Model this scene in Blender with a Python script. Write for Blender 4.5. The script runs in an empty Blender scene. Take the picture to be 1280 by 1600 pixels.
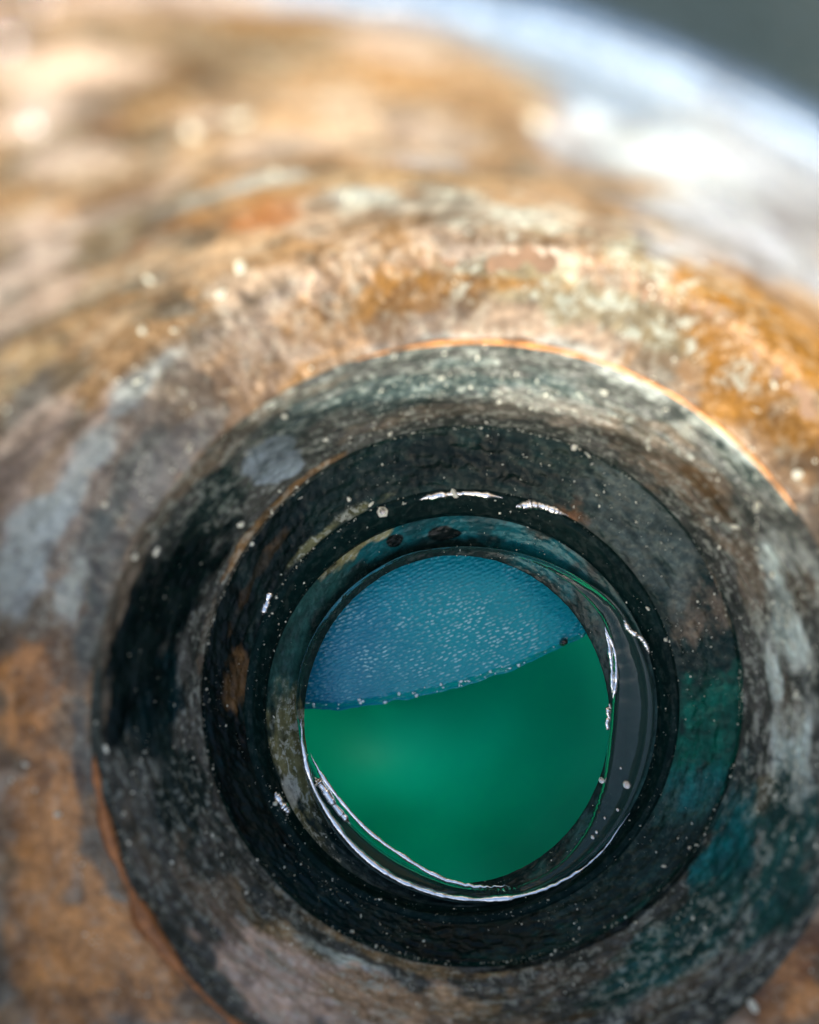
import bpy, math, random
import numpy as np
from mathutils import Vector

# ------------------------------------------------------------------ camera, sky, sun, exposure
sc = bpy.context.scene
COL = sc.collection
random.seed(11)
rng = np.random.default_rng(11)
ZC = 0.306                      # camera height above the ground (m): it looks straight down into the pipe
FOC = 1333.0                    # focal length in photograph pixels (30 mm lens)

cam = bpy.data.cameras.new("camera")
cam.lens = 30.0
cam.sensor_width = 36.0
cam.sensor_fit = 'AUTO'
cam.clip_start = 0.002
cam.clip_end = 60.0
cam.dof.use_dof = True
cam.dof.focus_distance = 0.172
cam.dof.aperture_fstop = 4.6
cam_o = bpy.data.objects.new("camera", cam)
cam_o.location = (0, 0, ZC)
COL.objects.link(cam_o)
sc.camera = cam_o

SUN_EL, SUN_ROT = math.radians(26.5), math.radians(198)
w = bpy.data.worlds.new("World")
sc.world = w
w.use_nodes = True
sky = w.node_tree.nodes.new('ShaderNodeTexSky')
sky.sky_type = 'NISHITA'
sky.sun_disc = False
sky.air_density = 1.0
sky.dust_density = 3.0
sky.ozone_density = 0.3
sky.sun_elevation = SUN_EL
sky.sun_rotation = SUN_ROT
w.node_tree.links.new(sky.outputs[0], w.node_tree.nodes['Background'].inputs[0])
w.node_tree.nodes['Background'].inputs[1].default_value = 0.15

sun = bpy.data.lights.new("sun", 'SUN')
sun.energy = 2.1
sun.angle = math.radians(0.5)
sun.color = (1.0, 0.97, 0.93)
sun_o = bpy.data.objects.new("sun", sun)
sd = Vector((math.sin(SUN_ROT) * math.cos(SUN_EL), math.cos(SUN_ROT) * math.cos(SUN_EL), math.sin(SUN_EL)))
sun_o.rotation_euler = sd.to_track_quat('Z', 'Y').to_euler()
sun_o.location = sd * 3
COL.objects.link(sun_o)

sc.view_settings.view_transform = 'Standard'
sc.view_settings.look = 'None'
sc.view_settings.gamma = 1.0
sc.view_settings.exposure = 1.4
sc.render.engine = 'CYCLES'
sc.cycles.use_denoising = True
sc.cycles.max_bounces = 10
sc.cycles.transmission_bounces = 8
sc.cycles.sample_clamp_indirect = 4.0

# ------------------------------------------------------------------ helpers
def _hash(ix, iy, iz, seed):
    h = (ix * 374761393 + iy * 668265263 + iz * 2147483647 + seed * 1274126177) & 0xffffffff
    h = ((h ^ (h >> 13)) * 1274126177) & 0xffffffff
    h = ((h ^ (h >> 16)) * 2246822519) & 0xffffffff
    return ((h ^ (h >> 15)) & 0xffffff) / float(0xffffff)

def vnoise(p, seed=0):
    i = np.floor(p).astype(np.int64)
    f = p - i
    f = f * f * (3 - 2 * f)
    r = 0
    for dx in (0, 1):
        for dy in (0, 1):
            for dz in (0, 1):
                wgt = (f[..., 0] if dx else 1 - f[..., 0]) * (f[..., 1] if dy else 1 - f[..., 1]) * (f[..., 2] if dz else 1 - f[..., 2])
                r = r + wgt * _hash(i[..., 0] + dx, i[..., 1] + dy, i[..., 2] + dz, seed)
    return r

def fbm(p, octs=4, seed=0):
    a, s, t = 0.5, 0.0, 0.0
    for k in range(octs):
        s = s + a * vnoise(p * (2.03 ** k) + 17.3 * k, seed + k)
        t += a
        a *= 0.5
    return s / t

def smooth(a, b, x):
    t = np.clip((x - a) / (b - a), 0, 1)
    return t * t * (3 - 2 * t)

def at(px, py, d):
    """Point at distance d below the camera, given where it was measured."""
    return ((px - 640) / FOC * d, -(py - 800) / FOC * d, ZC - d)

def tag(o, label=None, cat=None, group=None, kind=None):
    for k, v in (("label", label), ("category", cat), ("group", group), ("kind", kind)):
        if v:
            o[k] = v
    return o

def empty(name, loc):
    o = bpy.data.objects.new(name, None)
    o.location = loc
    o.empty_display_size = 0.01
    COL.objects.link(o)
    return o

def link(name, me, mat, parent=None, smooth_shade=True):
    o = bpy.data.objects.new(name, me)
    COL.objects.link(o)
    if mat and not me.materials:
        me.materials.append(mat)
    if smooth_shade:
        me.polygons.foreach_set("use_smooth", np.ones(len(me.polygons), dtype=bool))
    if parent:
        o.parent = parent
        bpy.context.view_layer.update()
        o.matrix_parent_inverse = parent.matrix_basis.inverted()
    return o

def grid_mesh(name, P, wrap_u=True, flip=False):
    """P: (nu, nv, 3) -> quad grid, closed around u."""
    nu, nv = P.shape[:2]
    me = bpy.data.meshes.new(name)
    iu = np.arange(nu if wrap_u else nu - 1)
    iv = np.arange(nv - 1)
    U, V = np.meshgrid(iu, iv, indexing='ij')
    U2 = (U + 1) % nu
    q = np.stack([U * nv + V, U2 * nv + V, U2 * nv + V + 1, U * nv + V + 1], -1).reshape(-1, 4)
    if flip:
        q = q[:, ::-1]
    me.vertices.add(nu * nv)
    me.vertices.foreach_set("co", P.reshape(-1).astype(np.float32))
    me.loops.add(q.size)
    me.loops.foreach_set("vertex_index", q.reshape(-1).astype(np.int32))
    me.polygons.add(len(q))
    me.polygons.foreach_set("loop_start", (np.arange(len(q)) * 4).astype(np.int32))
    me.update(calc_edges=True)
    return me

def put_attr(me, name, arr, typ):
    a = me.attributes.new(name, typ, 'POINT')
    key = {'FLOAT': "value", 'FLOAT_COLOR': "color", 'FLOAT_VECTOR': "vector"}[typ]
    a.data.foreach_set(key, np.ascontiguousarray(arr, dtype=np.float32).reshape(-1))

class N:
    """Small node-tree writer."""
    def __init__(self, name):
        self.m = bpy.data.materials.new(name)
        self.m.use_nodes = True
        self.t = self.m.node_tree
        self.p = self.t.nodes['Principled BSDF']
    def n(self, typ, **kw):
        x = self.t.nodes.new(typ)
        for k, v in kw.items():
            if k.startswith('i_'):
                x.inputs[k[2:].replace('_', ' ')].default_value = v
            else:
                setattr(x, k, v)
        return x
    def l(self, a, b):
        self.t.links.new(a, b)
    def set(self, **kw):
        for k, v in kw.items():
            self.p.inputs[k.replace('_', ' ')].default_value = v
    def noise(self, vec, scale, detail=4, rough=0.6, dist=0.0):
        x = self.n('ShaderNodeTexNoise')
        x.inputs['Scale'].default_value = scale
        x.inputs['Detail'].default_value = detail
        x.inputs['Roughness'].default_value = rough
        x.inputs['Distortion'].default_value = dist
        self.l(vec, x.inputs['Vector'])
        return x.outputs['Fac']
    def vmul(self, vec, s):
        x = self.n('ShaderNodeVectorMath', operation='MULTIPLY')
        self.l(vec, x.inputs[0])
        x.inputs[1].default_value = s
        return x.outputs[0]
    def ramp(self, fac, stops, interp='LINEAR'):
        x = self.n('ShaderNodeValToRGB')
        x.color_ramp.interpolation = interp
        e = x.color_ramp.elements
        while len(e) < len(stops):
            e.new(0.5)
        for k, (pos, c) in enumerate(stops):
            e[k].position = pos
            e[k].color = c if hasattr(c, '__len__') else (c, c, c, 1)
        self.l(fac, x.inputs[0])
        return x.outputs[0]
    def math(self, op, a, b, clamp=False):
        x = self.n('ShaderNodeMath', operation=op, use_clamp=clamp)
        for k, v in enumerate((a, b)):
            if isinstance(v, (int, float)):
                x.inputs[k].default_value = v
            else:
                self.l(v, x.inputs[k])
        return x.outputs[0]
    def mix(self, fac, a, b, blend='MIX'):
        x = self.n('ShaderNodeMix', data_type='RGBA', blend_type=blend)
        for s, v in ((x.inputs[0], fac), (x.inputs[6], a), (x.inputs[7], b)):
            if isinstance(v, (int, float)):
                s.default_value = v
            elif hasattr(v, '__len__'):
                s.default_value = v
            else:
                self.l(v, s)
        return x.outputs[2]
    def attr(self, name):
        return self.n('ShaderNodeAttribute', attribute_name=name)
    def bump(self, h, strength, dist, normal=None):
        x = self.n('ShaderNodeBump')
        x.inputs['Strength'].default_value = strength
        x.inputs['Distance'].default_value = dist
        self.l(h, x.inputs['Height'])
        if normal:
            self.l(normal, x.inputs['Normal'])
        return x.outputs[0]

# ------------------------------------------------------------------ materials
def patina_material(name, bump, coat, streak, spec, tarnish=(0.03, 0.02, 0.014, 1)):
    b = N(name)
    base = b.attr("stain").outputs['Color']
    pale_w = b.attr("crust").outputs['Fac']
    wet = b.attr("wet").outputs['Fac']
    pc = b.attr("around").outputs['Vector']
    ob = b.n('ShaderNodeTexCoord').outputs['Object']
    st1 = b.noise(b.vmul(pc, (4.2, 4.2, 24)), 1.0, 8, 0.66, 1.0)      # streaks along the circumference
    st2 = b.noise(b.vmul(pc, (12, 12, 36)), 1.0, 7, 0.68, 1.2)
    blot = b.noise(ob, 90, 6, 0.6, 0.6)
    fine = b.noise(ob, 650, 4, 0.7)
    grain = b.noise(ob, 2600, 2, 0.6)
    k = b.ramp(st1, [(0.30, 0.42), (0.5, 0.95), (0.70, 1.5)])
    c = b.mix(streak, base, k, 'MULTIPLY')
    k2 = b.ramp(fine, [(0.30, 0.55), (0.5, 1.0), (0.72, 1.45)])
    c = b.mix(0.8, c, k2, 'MULTIPLY')
    # dark tarnish blotches
    dm = b.ramp(blot, [(0.51, 0.0), (0.58, 0.85)])
    c = b.mix(b.math('MULTIPLY', dm, 0.7), c, b.mix(0.78, c, tarnish))
    # pale mineral crust in streaks and crumbs
    cm = b.ramp(b.math('ADD', b.math('MULTIPLY', st2, 0.6), b.math('MULTIPLY', fine, 0.42)), [(0.525, 0.0), (0.575, 1.0)])
    cm = b.math('MULTIPLY', cm, pale_w, True)
    pale = b.mix(blot, (0.38, 0.47, 0.42, 1), (0.46, 0.46, 0.36, 1))
    c = b.mix(cm, c, pale)
    b.l(c, b.p.inputs['Base Color'])
    b.set(Metallic=0.12, IOR=1.5, Specular_IOR_Level=spec)
    r = b.ramp(blot, [(0.3, 0.30), (0.7, 0.52)])
    r = b.math('SUBTRACT', b.math('ADD', r, b.math('MULTIPLY', cm, 0.25)), b.math('MULTIPLY', wet, 0.22), True)
    b.l(r, b.p.inputs['Roughness'])
    b.l(b.math('MULTIPLY', wet, coat), b.p.inputs['Coat Weight'])
    b.set(Coat_Roughness=0.12)
    h = b.math('ADD', b.math('MULTIPLY', st2, 0.5), b.math('ADD', b.math('MULTIPLY', fine, 0.5), b.math('MULTIPLY', grain, 0.15)))
    h = b.math('ADD', h, b.math('MULTIPLY', cm, 0.5))
    b.l(b.bump(h, bump, 0.0007), b.p.inputs['Normal'])
    return b.m

def simple(name, col, rough=0.5, metal=0.0, coat=0.0, scale=400, vary=0.35, bump=0.0004, **kw):
    b = N(name)
    ob = b.n('ShaderNodeTexCoord').outputs['Object']
    n1 = b.noise(ob, scale, 5, 0.65)
    k = b.ramp(n1, [(0.3, 1 - vary), (0.7, 1 + vary)])
    b.l(b.mix(1.0, (*col, 1), k, 'MULTIPLY'), b.p.inputs['Base Color'])
    b.set(Roughness=rough, Metallic=metal, Coat_Weight=coat, Coat_Roughness=0.08, **kw)
    if bump:
        b.l(b.bump(n1, 0.5, bump), b.p.inputs['Normal'])
    return b.m

M_PAT = patina_material("weathered_copper", 0.45, 0.45, 0.8, 0.5)
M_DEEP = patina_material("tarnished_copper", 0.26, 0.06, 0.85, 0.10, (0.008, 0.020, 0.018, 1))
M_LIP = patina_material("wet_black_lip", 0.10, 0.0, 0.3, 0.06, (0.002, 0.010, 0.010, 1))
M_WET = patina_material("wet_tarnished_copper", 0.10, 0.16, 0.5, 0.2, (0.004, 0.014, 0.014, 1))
M_OUT = simple("outer_copper", (0.20, 0.12, 0.065), 0.5, 0.3, 0.0, 60, 0.5)
M_FLECK = simple("mineral_fleck", (0.86, 0.88, 0.70), 0.3, 0.0, 0.6, 900, 0.25)
M_WHITE = simple("bright_glint", (0.93, 0.95, 0.94), 0.10, 1.0, 0.0, 900, 0.06, 0.0002)  # mirror metal of the added highlight ridges and drops
M_PELLET = simple("black_pellet", (0.012, 0.008, 0.008), 0.12, 0.0, 1.0, 500, 0.4)

# ------------------------------------------------------------------ the pipe: rings (measured centre x, y, radius, distance below camera)
RING = {
    'rim': (352, 1845, 1835, 0.067),
    'mid': (575, 1440, 1230, 0.093),
    'r4':  (740, 1125, 772, 0.130),
    'r3':  (745, 1135, 604, 0.138),
    'r2':  (738, 1088, 424, 0.156),
    'r1':  (722, 1104, 340, 0.1635),
    'r1b': (722, 1113, 307, 0.1660),
    'op':  (714, 1124, 256, 0.1715),
    'op2': (712, 1128, 276, 0.1765),
    'foot': (710, 1130, 292, 0.186),
}
def ring_world(n):
    cx, cy, r, d = RING[n]
    x, y, z = at(cx, cy, d)
    return np.array([x, y, z, r / FOC * d])

def profile(keys, nv, curved=False):
    """(nv, 4) centre x, y, z and radius along a run of rings, and the running length."""
    K = np.array([k if not isinstance(k, str) else ring_world(k) for k in keys])
    n = len(K)
    t = np.linspace(0, n - 1, nv)
    i = np.clip(t.astype(int), 0, n - 2)
    f = (t - i)[:, None]
    if curved:
        Kp = np.vstack([2 * K[0] - K[1], K, 2 * K[-1] - K[-2]])
        p0, p1, p2, p3 = Kp[i], Kp[i + 1], Kp[i + 2], Kp[i + 3]
        Q = 0.5 * (2 * p1 + (p2 - p0) * f + (2 * p0 - 5 * p1 + 4 * p2 - p3) * f ** 2 + (3 * p1 - p0 - 3 * p2 + p3) * f ** 3)
    else:
        Q = K[i] * (1 - f) + K[i + 1] * f
    seg = np.hypot(np.diff(Q[:, 2]), np.diff(Q[:, 3]))
    return Q, np.concatenate([[0], np.cumsum(seg)])

PAL = dict(
    brown=(.12, .072, .03), copper=(.30, .175, .07), lightcopper=(.44, .31, .185), palecopper=(.53, .41, .32),
    tan=(.33, .24, .125), ochre=(.27, .13, .018), paleochre=(.33, .23, .09), greyblue=(.21, .205, .18), grey=(.26, .245, .20),
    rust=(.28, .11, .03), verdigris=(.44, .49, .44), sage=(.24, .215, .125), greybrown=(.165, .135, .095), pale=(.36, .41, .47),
    glare_blue=(.18, .255, .35), glare_white=(.52, .61, .66), cream=(.51, .415, .34), silver=(.36, .42, .40),  # the blue-white tones paint the upper right sky glare
    brightchalk=(.56, .68, .62), slate=(.055, .082, .076), dark=(.013, .028, .025), black=(.0015, .007, .007), tealblack=(.001, .016, .019),
    bluepatch=(.24, .30, .32), slateteal=(.02, .085, .075), teal=(.004, .125, .13), olivegrey=(.15, .15, .10),
    greenteal=(.003, .10, .07), slategreen=(.017, .036, .029), warmcopper=(.56, .26, .08), deepblue=(.004, .11, .125), tealslate=(.02, .085, .075),
    tealdeep=(.008, .05, .045), oliveyellow=(.30, .29, .13), olive=(.17, .175, .08))

STAINS_GLARE = {}
# stains, dark patches and painted light on each wall: angle (deg), place along the wall 0-1, half sizes, colour, strength
#  far flare 470.0 635.0 33.36438947433362
#  far flare 1270.0 1250.0 66.5523281285889
#  far bore 540.0 820.0 37.92462944823177
STAINS_GLARE['flare'] = [
    (97.3, 0.125, 5.8, 0.037, 'brown', 0.7),
    (84.5, 0.17, 6.5, 0.055, 'copper', 0.8),
    (102.2, 0.317, 11.9, 0.058, 'lightcopper', 0.8),
    (106.1, 0.167, 4.2, 0.05, 'cream', 0.9),
    (81.6, 0.041, 4.0, 0.046, 'cream', 0.8),
    (99.8, 0.257, 3.0, 0.03, 'cream', 0.8),
    (113.5, 0.384, 7.5, 0.037, 'cream', 0.7),
    (122.4, 0.415, 5.8, 0.026, 'cream', 0.7),
    (97.5, 0.352, 5.7, 0.031, 'cream', 0.6),
    (85.5, 0.306, 4.5, 0.058, 'cream', 0.7),
    (145.2, 0.7, 9.9, 0.035, 'cream', 0.8),
    (155.0, 0.645, 6.5, 0.03, 'cream', 0.7),
    (88.8, 0.416, 4.7, 0.04, 'pale', 0.5),
    (95.9, 0.473, 14.9, 0.035, 'tan', 0.6),
    (92.1, 0.255, 3.8, 0.024, 'ochre', 0.5),
    (107.0, 0.436, 7.6, 0.019, 'greyblue', 0.7),
    (112.0, 0.483, 9.3, 0.022, 'rust', 0.85),
    (107.5, 0.544, 5.1, 0.029, 'rust', 0.8),
    (99.0, 0.546, 3.8, 0.032, 'verdigris', 0.6),
    (87.6, 0.61, 9.1, 0.082, 'verdigris', 0.5),
    (84.3, 0.706, 9.2, 0.029, 'brown', 0.8),
    (76.9, 0.859, 22.3, 0.069, 'sage', 0.8),
    (65.6, 0.661, 11.8, 0.078, 'sage', 0.6),
    (76.8, 1.0, 7.6, 0.035, 'verdigris', 0.6),
    (50.7, 0.763, 11.3, 0.236, 'ochre', 1.0),
    (59.5, 0.721, 7.0, 0.065, 'paleochre', 0.6),
    (101.0, 0.832, 13.5, 0.061, 'ochre', 0.7),
    (118.8, 1.0, 10.4, 0.051, 'ochre', 0.6),
    (126.8, 0.707, 13.1, 0.04, 'greybrown', 0.6),
    (123.6, 0.466, 7.4, 0.02, 'brown', 0.7),
    (138.0, 0.564, 8.5, 0.03, 'greyblue', 0.7),
    (136.0, 0.744, 11.9, 0.046, 'greybrown', 0.6),
    (150.9, 0.815, 12.5, 0.119, 'greyblue', 0.6),
    (143.5, 0.851, 10.3, 0.079, 'greybrown', 0.7),
    (161.6, 0.707, 9.2, 0.056, 'grey', 0.7),
    (165.8, 0.879, 5.2, 0.088, 'greybrown', 0.7),
    (175.4, 0.825, 5.9, 0.088, 'warmcopper', 0.9),
    (169.3, 0.927, 8.1, 0.045, 'brown', 0.7),
    (-174.4, 0.8, 9.9, 0.085, 'greybrown', 0.6),
    (-162.4, 0.743, 6.3, 0.08, 'warmcopper', 0.9),
    (-161.0, 1.0, 7.6, 0.064, 'greybrown', 0.7),
    (-152.5, 0.729, 9.4, 0.058, 'rust', 0.7),
    (-141.4, 0.779, 9.8, 0.102, 'warmcopper', 0.8),
    (-148.9, 0.646, 7.3, 0.031, 'warmcopper', 0.8),
    (-39.6, 0.891, 10.5, 0.153, 'rust', 0.9),
    (-12.4, 1.0, 11.4, 0.066, 'verdigris', 0.6),
    (69.3, 0.019, 5.4, 0.095, 'glare_blue', 1.0),  # upper right glare, painted on the wall
    (60.7, 0.032, 3.9, 0.131, 'glare_blue', 1.0),
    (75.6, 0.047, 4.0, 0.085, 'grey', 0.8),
    (65.6, 0.229, 7.0, 0.152, 'glare_white', 0.8),
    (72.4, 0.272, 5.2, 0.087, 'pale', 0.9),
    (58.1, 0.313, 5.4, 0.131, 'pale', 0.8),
    (76.4, 0.219, 1.6, 0.03, 'cream', 1.0),
    (94.3, 1.0, 11.4, 0.027, 'greyblue', 0.6),
    (-179.3, 0.767, 7.3, 0.11, 'warmcopper', 1.0),
    (-168.6, 0.799, 8.3, 0.151, 'rust', 0.8),
    (-155.0, 0.875, 7.8, 0.14, 'warmcopper', 0.9),
    (-157.4, 0.709, 7.7, 0.076, 'warmcopper', 0.9),
    (-144.3, 0.931, 9.0, 0.144, 'warmcopper', 0.8),
    (-143.7, 0.683, 9.8, 0.051, 'warmcopper', 0.9),
    (74.4, 0.0, 5.3, 0.079, 'glare_blue', 1.0),
    (65.9, 0.017, 6.1, 0.119, 'glare_blue', 1.0),
    (59.5, 0.037, 4.9, 0.151, 'glare_blue', 1.0),
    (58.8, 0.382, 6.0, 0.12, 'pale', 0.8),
    (69.5, 0.111, 6.8, 0.219, 'glare_blue', 1.2),
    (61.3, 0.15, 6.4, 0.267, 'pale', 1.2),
    (67.0, 0.213, 8.0, 0.146, 'glare_white', 0.95),
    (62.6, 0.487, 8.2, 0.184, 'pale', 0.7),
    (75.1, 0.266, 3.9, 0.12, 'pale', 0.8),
    (156.2, 0.89, 9.7, 0.076, 'slate', 0.6),
    (146.5, 0.881, 8.7, 0.06, 'slate', 0.6),
    (163.5, 0.86, 5.2, 0.052, 'verdigris', 0.7),
    (170.6, 0.857, 5.2, 0.054, 'brown', 0.8),
    (103.7, 0.983, 13.1, 0.019, 'greyblue', 0.6),
    (98.7, 0.169, 4.6, 0.025, 'brown', 0.8),
    (89.6, 0.067, 4.1, 0.03, 'brown', 0.6),
    (104.6, 0.227, 2.9, 0.027, 'rust', 0.6),
    (110.5, 0.364, 3.9, 0.023, 'copper', 0.8),
    (112.1, 0.307, 3.2, 0.019, 'brown', 0.6),
    (94.2, 0.833, 16.9, 0.043, 'ochre', 0.8),
    (85.9, 0.797, 13.2, 0.029, 'sage', 0.8),
    (98.3, 0.64, 8.7, 0.036, 'brown', 0.6),
    (54.2, 0.671, 11.2, 0.176, 'ochre', 1.1),
    (44.1, 0.823, 9.2, 0.128, 'ochre', 1.1),
    (53.1, 0.887, 6.1, 0.07, 'ochre', 0.9),
    (114.2, 1.0, 11.4, 0.051, 'ochre', 0.5),
    (99.4, 0.873, 13.9, 0.053, 'ochre', 0.8),
    (-170.3, 0.831, 10.1, 0.118, 'warmcopper', 0.9),
    (-149.3, 0.698, 12.2, 0.069, 'warmcopper', 1.0),
    (102.6, 0.066, 3.1, 0.037, 'palecopper', 0.8),
    (134.5, 0.536, 8.8, 0.036, 'tan', 0.7),
    (130.3, 0.578, 6.7, 0.035, 'lightcopper', 0.7),
    (146.7, 0.611, 6.3, 0.043, 'cream', 0.7),
    (61.4, 0.241, 5.8, 0.122, 'glare_white', 0.9),
    (70.4, 0.204, 4.8, 0.088, 'glare_white', 0.6),
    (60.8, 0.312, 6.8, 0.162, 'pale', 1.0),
    (108.0, 0.264, 5.6, 0.051, 'cream', 0.6),
    (120.5, 0.507, 7.3, 0.031, 'lightcopper', 0.7),
    (127.4, 0.476, 5.2, 0.026, 'palecopper', 0.6),
    (115.9, 0.568, 7.9, 0.041, 'lightcopper', 0.6),
    (158.3, 0.7, 8.4, 0.055, 'silver', 0.9),  # silvery sheen of the left wall, painted as colour
    (147.5, 0.726, 9.4, 0.055, 'silver', 0.8),
    (165.6, 0.714, 5.4, 0.049, 'silver', 0.7),
    (137.9, 0.718, 7.0, 0.033, 'silver', 0.6),
    (99.6, 0.529, 4.4, 0.025, 'silver', 0.7),
    (106.0, 0.437, 6.0, 0.012, 'silver', 0.6),
    (110.2, 0.485, 8.2, 0.021, 'copper', 0.8),
    (106.5, 0.515, 5.5, 0.031, 'rust', 0.7),
    (100.5, 0.231, 4.5, 0.029, 'copper', 0.7),
    (89.9, 0.2, 5.2, 0.042, 'copper', 0.6),
    (101.5, 0.11, 3.9, 0.033, 'palecopper', 0.7),
    (-172.8, 0.795, 10.7, 0.126, 'warmcopper', 0.9),
    (-160.9, 0.79, 10.7, 0.126, 'warmcopper', 0.9),
    (-141.3, 0.832, 11.0, 0.163, 'warmcopper', 0.9),
    (177.5, 0.748, 7.2, 0.084, 'warmcopper', 0.9),
    (-41.4, 0.855, 8.6, 0.126, 'warmcopper', 0.8),
]
STAINS_GLARE['collar'] = [
    (11.2, 0.583, 10.4, 0.278, 'verdigris', 0.9),
    (-5.2, 0.596, 10.5, 0.261, 'verdigris', 0.9),
    (27.1, 0.262, 8.3, 0.221, 'verdigris', 0.7),
    (45.0, 0.0, 6.6, 0.113, 'verdigris', 0.8),
    (64.9, 0.015, 10.5, 0.124, 'verdigris', 0.7),
    (21.1, 0.651, 10.7, 0.237, 'greybrown', 0.8),
    (-18.3, 0.696, 7.3, 0.205, 'sage', 0.6),
    (48.7, 0.638, 20.1, 0.338, 'greybrown', 0.9),
    (63.2, 0.623, 17.7, 0.288, 'greybrown', 0.8),
    (44.1, 0.548, 8.0, 0.078, 'brown', 0.8),
    (42.3, 0.139, 8.0, 0.081, 'dark', 0.7),
    (90.2, 0.488, 24.7, 0.225, 'slate', 0.9),
    (110.2, 0.396, 17.4, 0.19, 'slate', 0.9),
    (94.9, 0.787, 20.0, 0.097, 'greybrown', 0.7),
    (75.4, 0.678, 14.4, 0.198, 'grey', 0.6),
    (122.6, 0.207, 9.2, 0.203, 'slate', 0.8),
    (129.2, 0.546, 4.6, 0.216, 'bluepatch', 1.6),
    (142.8, 0.455, 12.2, 0.265, 'dark', 0.9),
    (162.9, 0.408, 18.5, 0.446, 'black', 1.2),  # near-black over the left of the collar
    (179.9, 0.484, 13.4, 0.391, 'tealblack', 1.2),
    (155.1, 0.631, 14.2, 0.261, 'black', 1.0),
    (-161.3, 0.627, 13.0, 0.267, 'dark', 0.9),
    (-159.4, 0.227, 14.3, 0.096, 'greybrown', 0.5),
    (-140.5, 0.585, 12.8, 0.147, 'greybrown', 0.8),
    (-124.8, 0.7, 14.5, 0.165, 'tan', 1.0),
    (-113.0, 0.784, 13.7, 0.068, 'verdigris', 0.7),
    (-111.0, 0.522, 20.4, 0.227, 'palecopper', 1.0),
    (-126.7, 0.333, 12.8, 0.152, 'palecopper', 0.8),
    (-92.4, 0.626, 16.5, 0.183, 'tan', 0.6),
    (-71.7, 0.513, 6.8, 0.062, 'brown', 0.9),
    (-56.9, 0.583, 17.4, 0.183, 'slateteal', 0.9),
    (-30.9, 0.807, 6.3, 0.182, 'teal', 0.9),
    (-30.2, 0.325, 11.7, 0.226, 'slateteal', 1.0),
    (-42.2, 0.631, 10.6, 0.189, 'slateteal', 0.9),
    (-55.2, 0.336, 9.6, 0.172, 'greybrown', 0.7),
    (-69.6, 0.773, 11.2, 0.095, 'greybrown', 0.6),
    (-18.0, 0.883, 9.1, 0.16, 'slate', 0.7),
    (171.6, 0.282, 15.7, 0.331, 'black', 1.1),
    (138.9, 0.286, 5.2, 0.259, 'dark', 0.9),
    (13.6, 0.53, 6.8, 0.189, 'brightchalk', 1.0),
    (-6.7, 0.562, 6.9, 0.206, 'brightchalk', 0.95),
    (-31.0, 0.772, 10.6, 0.276, 'teal', 0.85),
    (-50.5, 0.623, 14.1, 0.233, 'slateteal', 1.2),
    (-24.3, 0.412, 8.7, 0.187, 'slateteal', 1.0),
    (129.3, 0.557, 5.3, 0.259, 'bluepatch', 1.7),
    (2.8, 0.632, 8.3, 0.163, 'brown', 0.6),
    (21.6, 0.354, 5.4, 0.143, 'greybrown', 0.9),
    (-20.5, 0.486, 12.3, 0.241, 'slateteal', 1.0),
    (-39.6, 0.59, 12.8, 0.236, 'slateteal', 1.0),
    (-29.6, 0.223, 9.2, 0.176, 'tealdeep', 0.8),
    (45.0, 0.0, 5.7, 0.091, 'brightchalk', 0.8),
    (-116.2, 0.833, 11.4, 0.079, 'brightchalk', 0.8),
    (-118.4, 0.636, 14.2, 0.142, 'palecopper', 1.0),
    (-99.4, 0.598, 15.2, 0.182, 'palecopper', 0.8),
    (-125.3, 0.323, 12.7, 0.177, 'palecopper', 1.0),
    (-107.0, 0.67, 19.2, 0.187, 'palecopper', 0.8),
    (-94.8, 0.666, 14.3, 0.138, 'tan', 0.8),
    (24.2, 0.442, 6.6, 0.103, 'brightchalk', 0.8),
    (4.9, 0.709, 7.3, 0.089, 'brightchalk', 0.8),
    (-12.9, 0.428, 5.5, 0.088, 'brightchalk', 0.7),
    (-26.3, 0.791, 12.5, 0.255, 'teal', 0.5),
    (-23.9, 0.306, 9.5, 0.183, 'slateteal', 0.9),
    (-131.4, 0.454, 10.0, 0.158, 'palecopper', 0.8),
    (-116.1, 0.532, 20.5, 0.202, 'palecopper', 1.0),
    (-102.1, 0.671, 16.8, 0.186, 'lightcopper', 0.8),
    (-146.4, 0.444, 9.9, 0.116, 'greybrown', 0.8),
]
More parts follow.
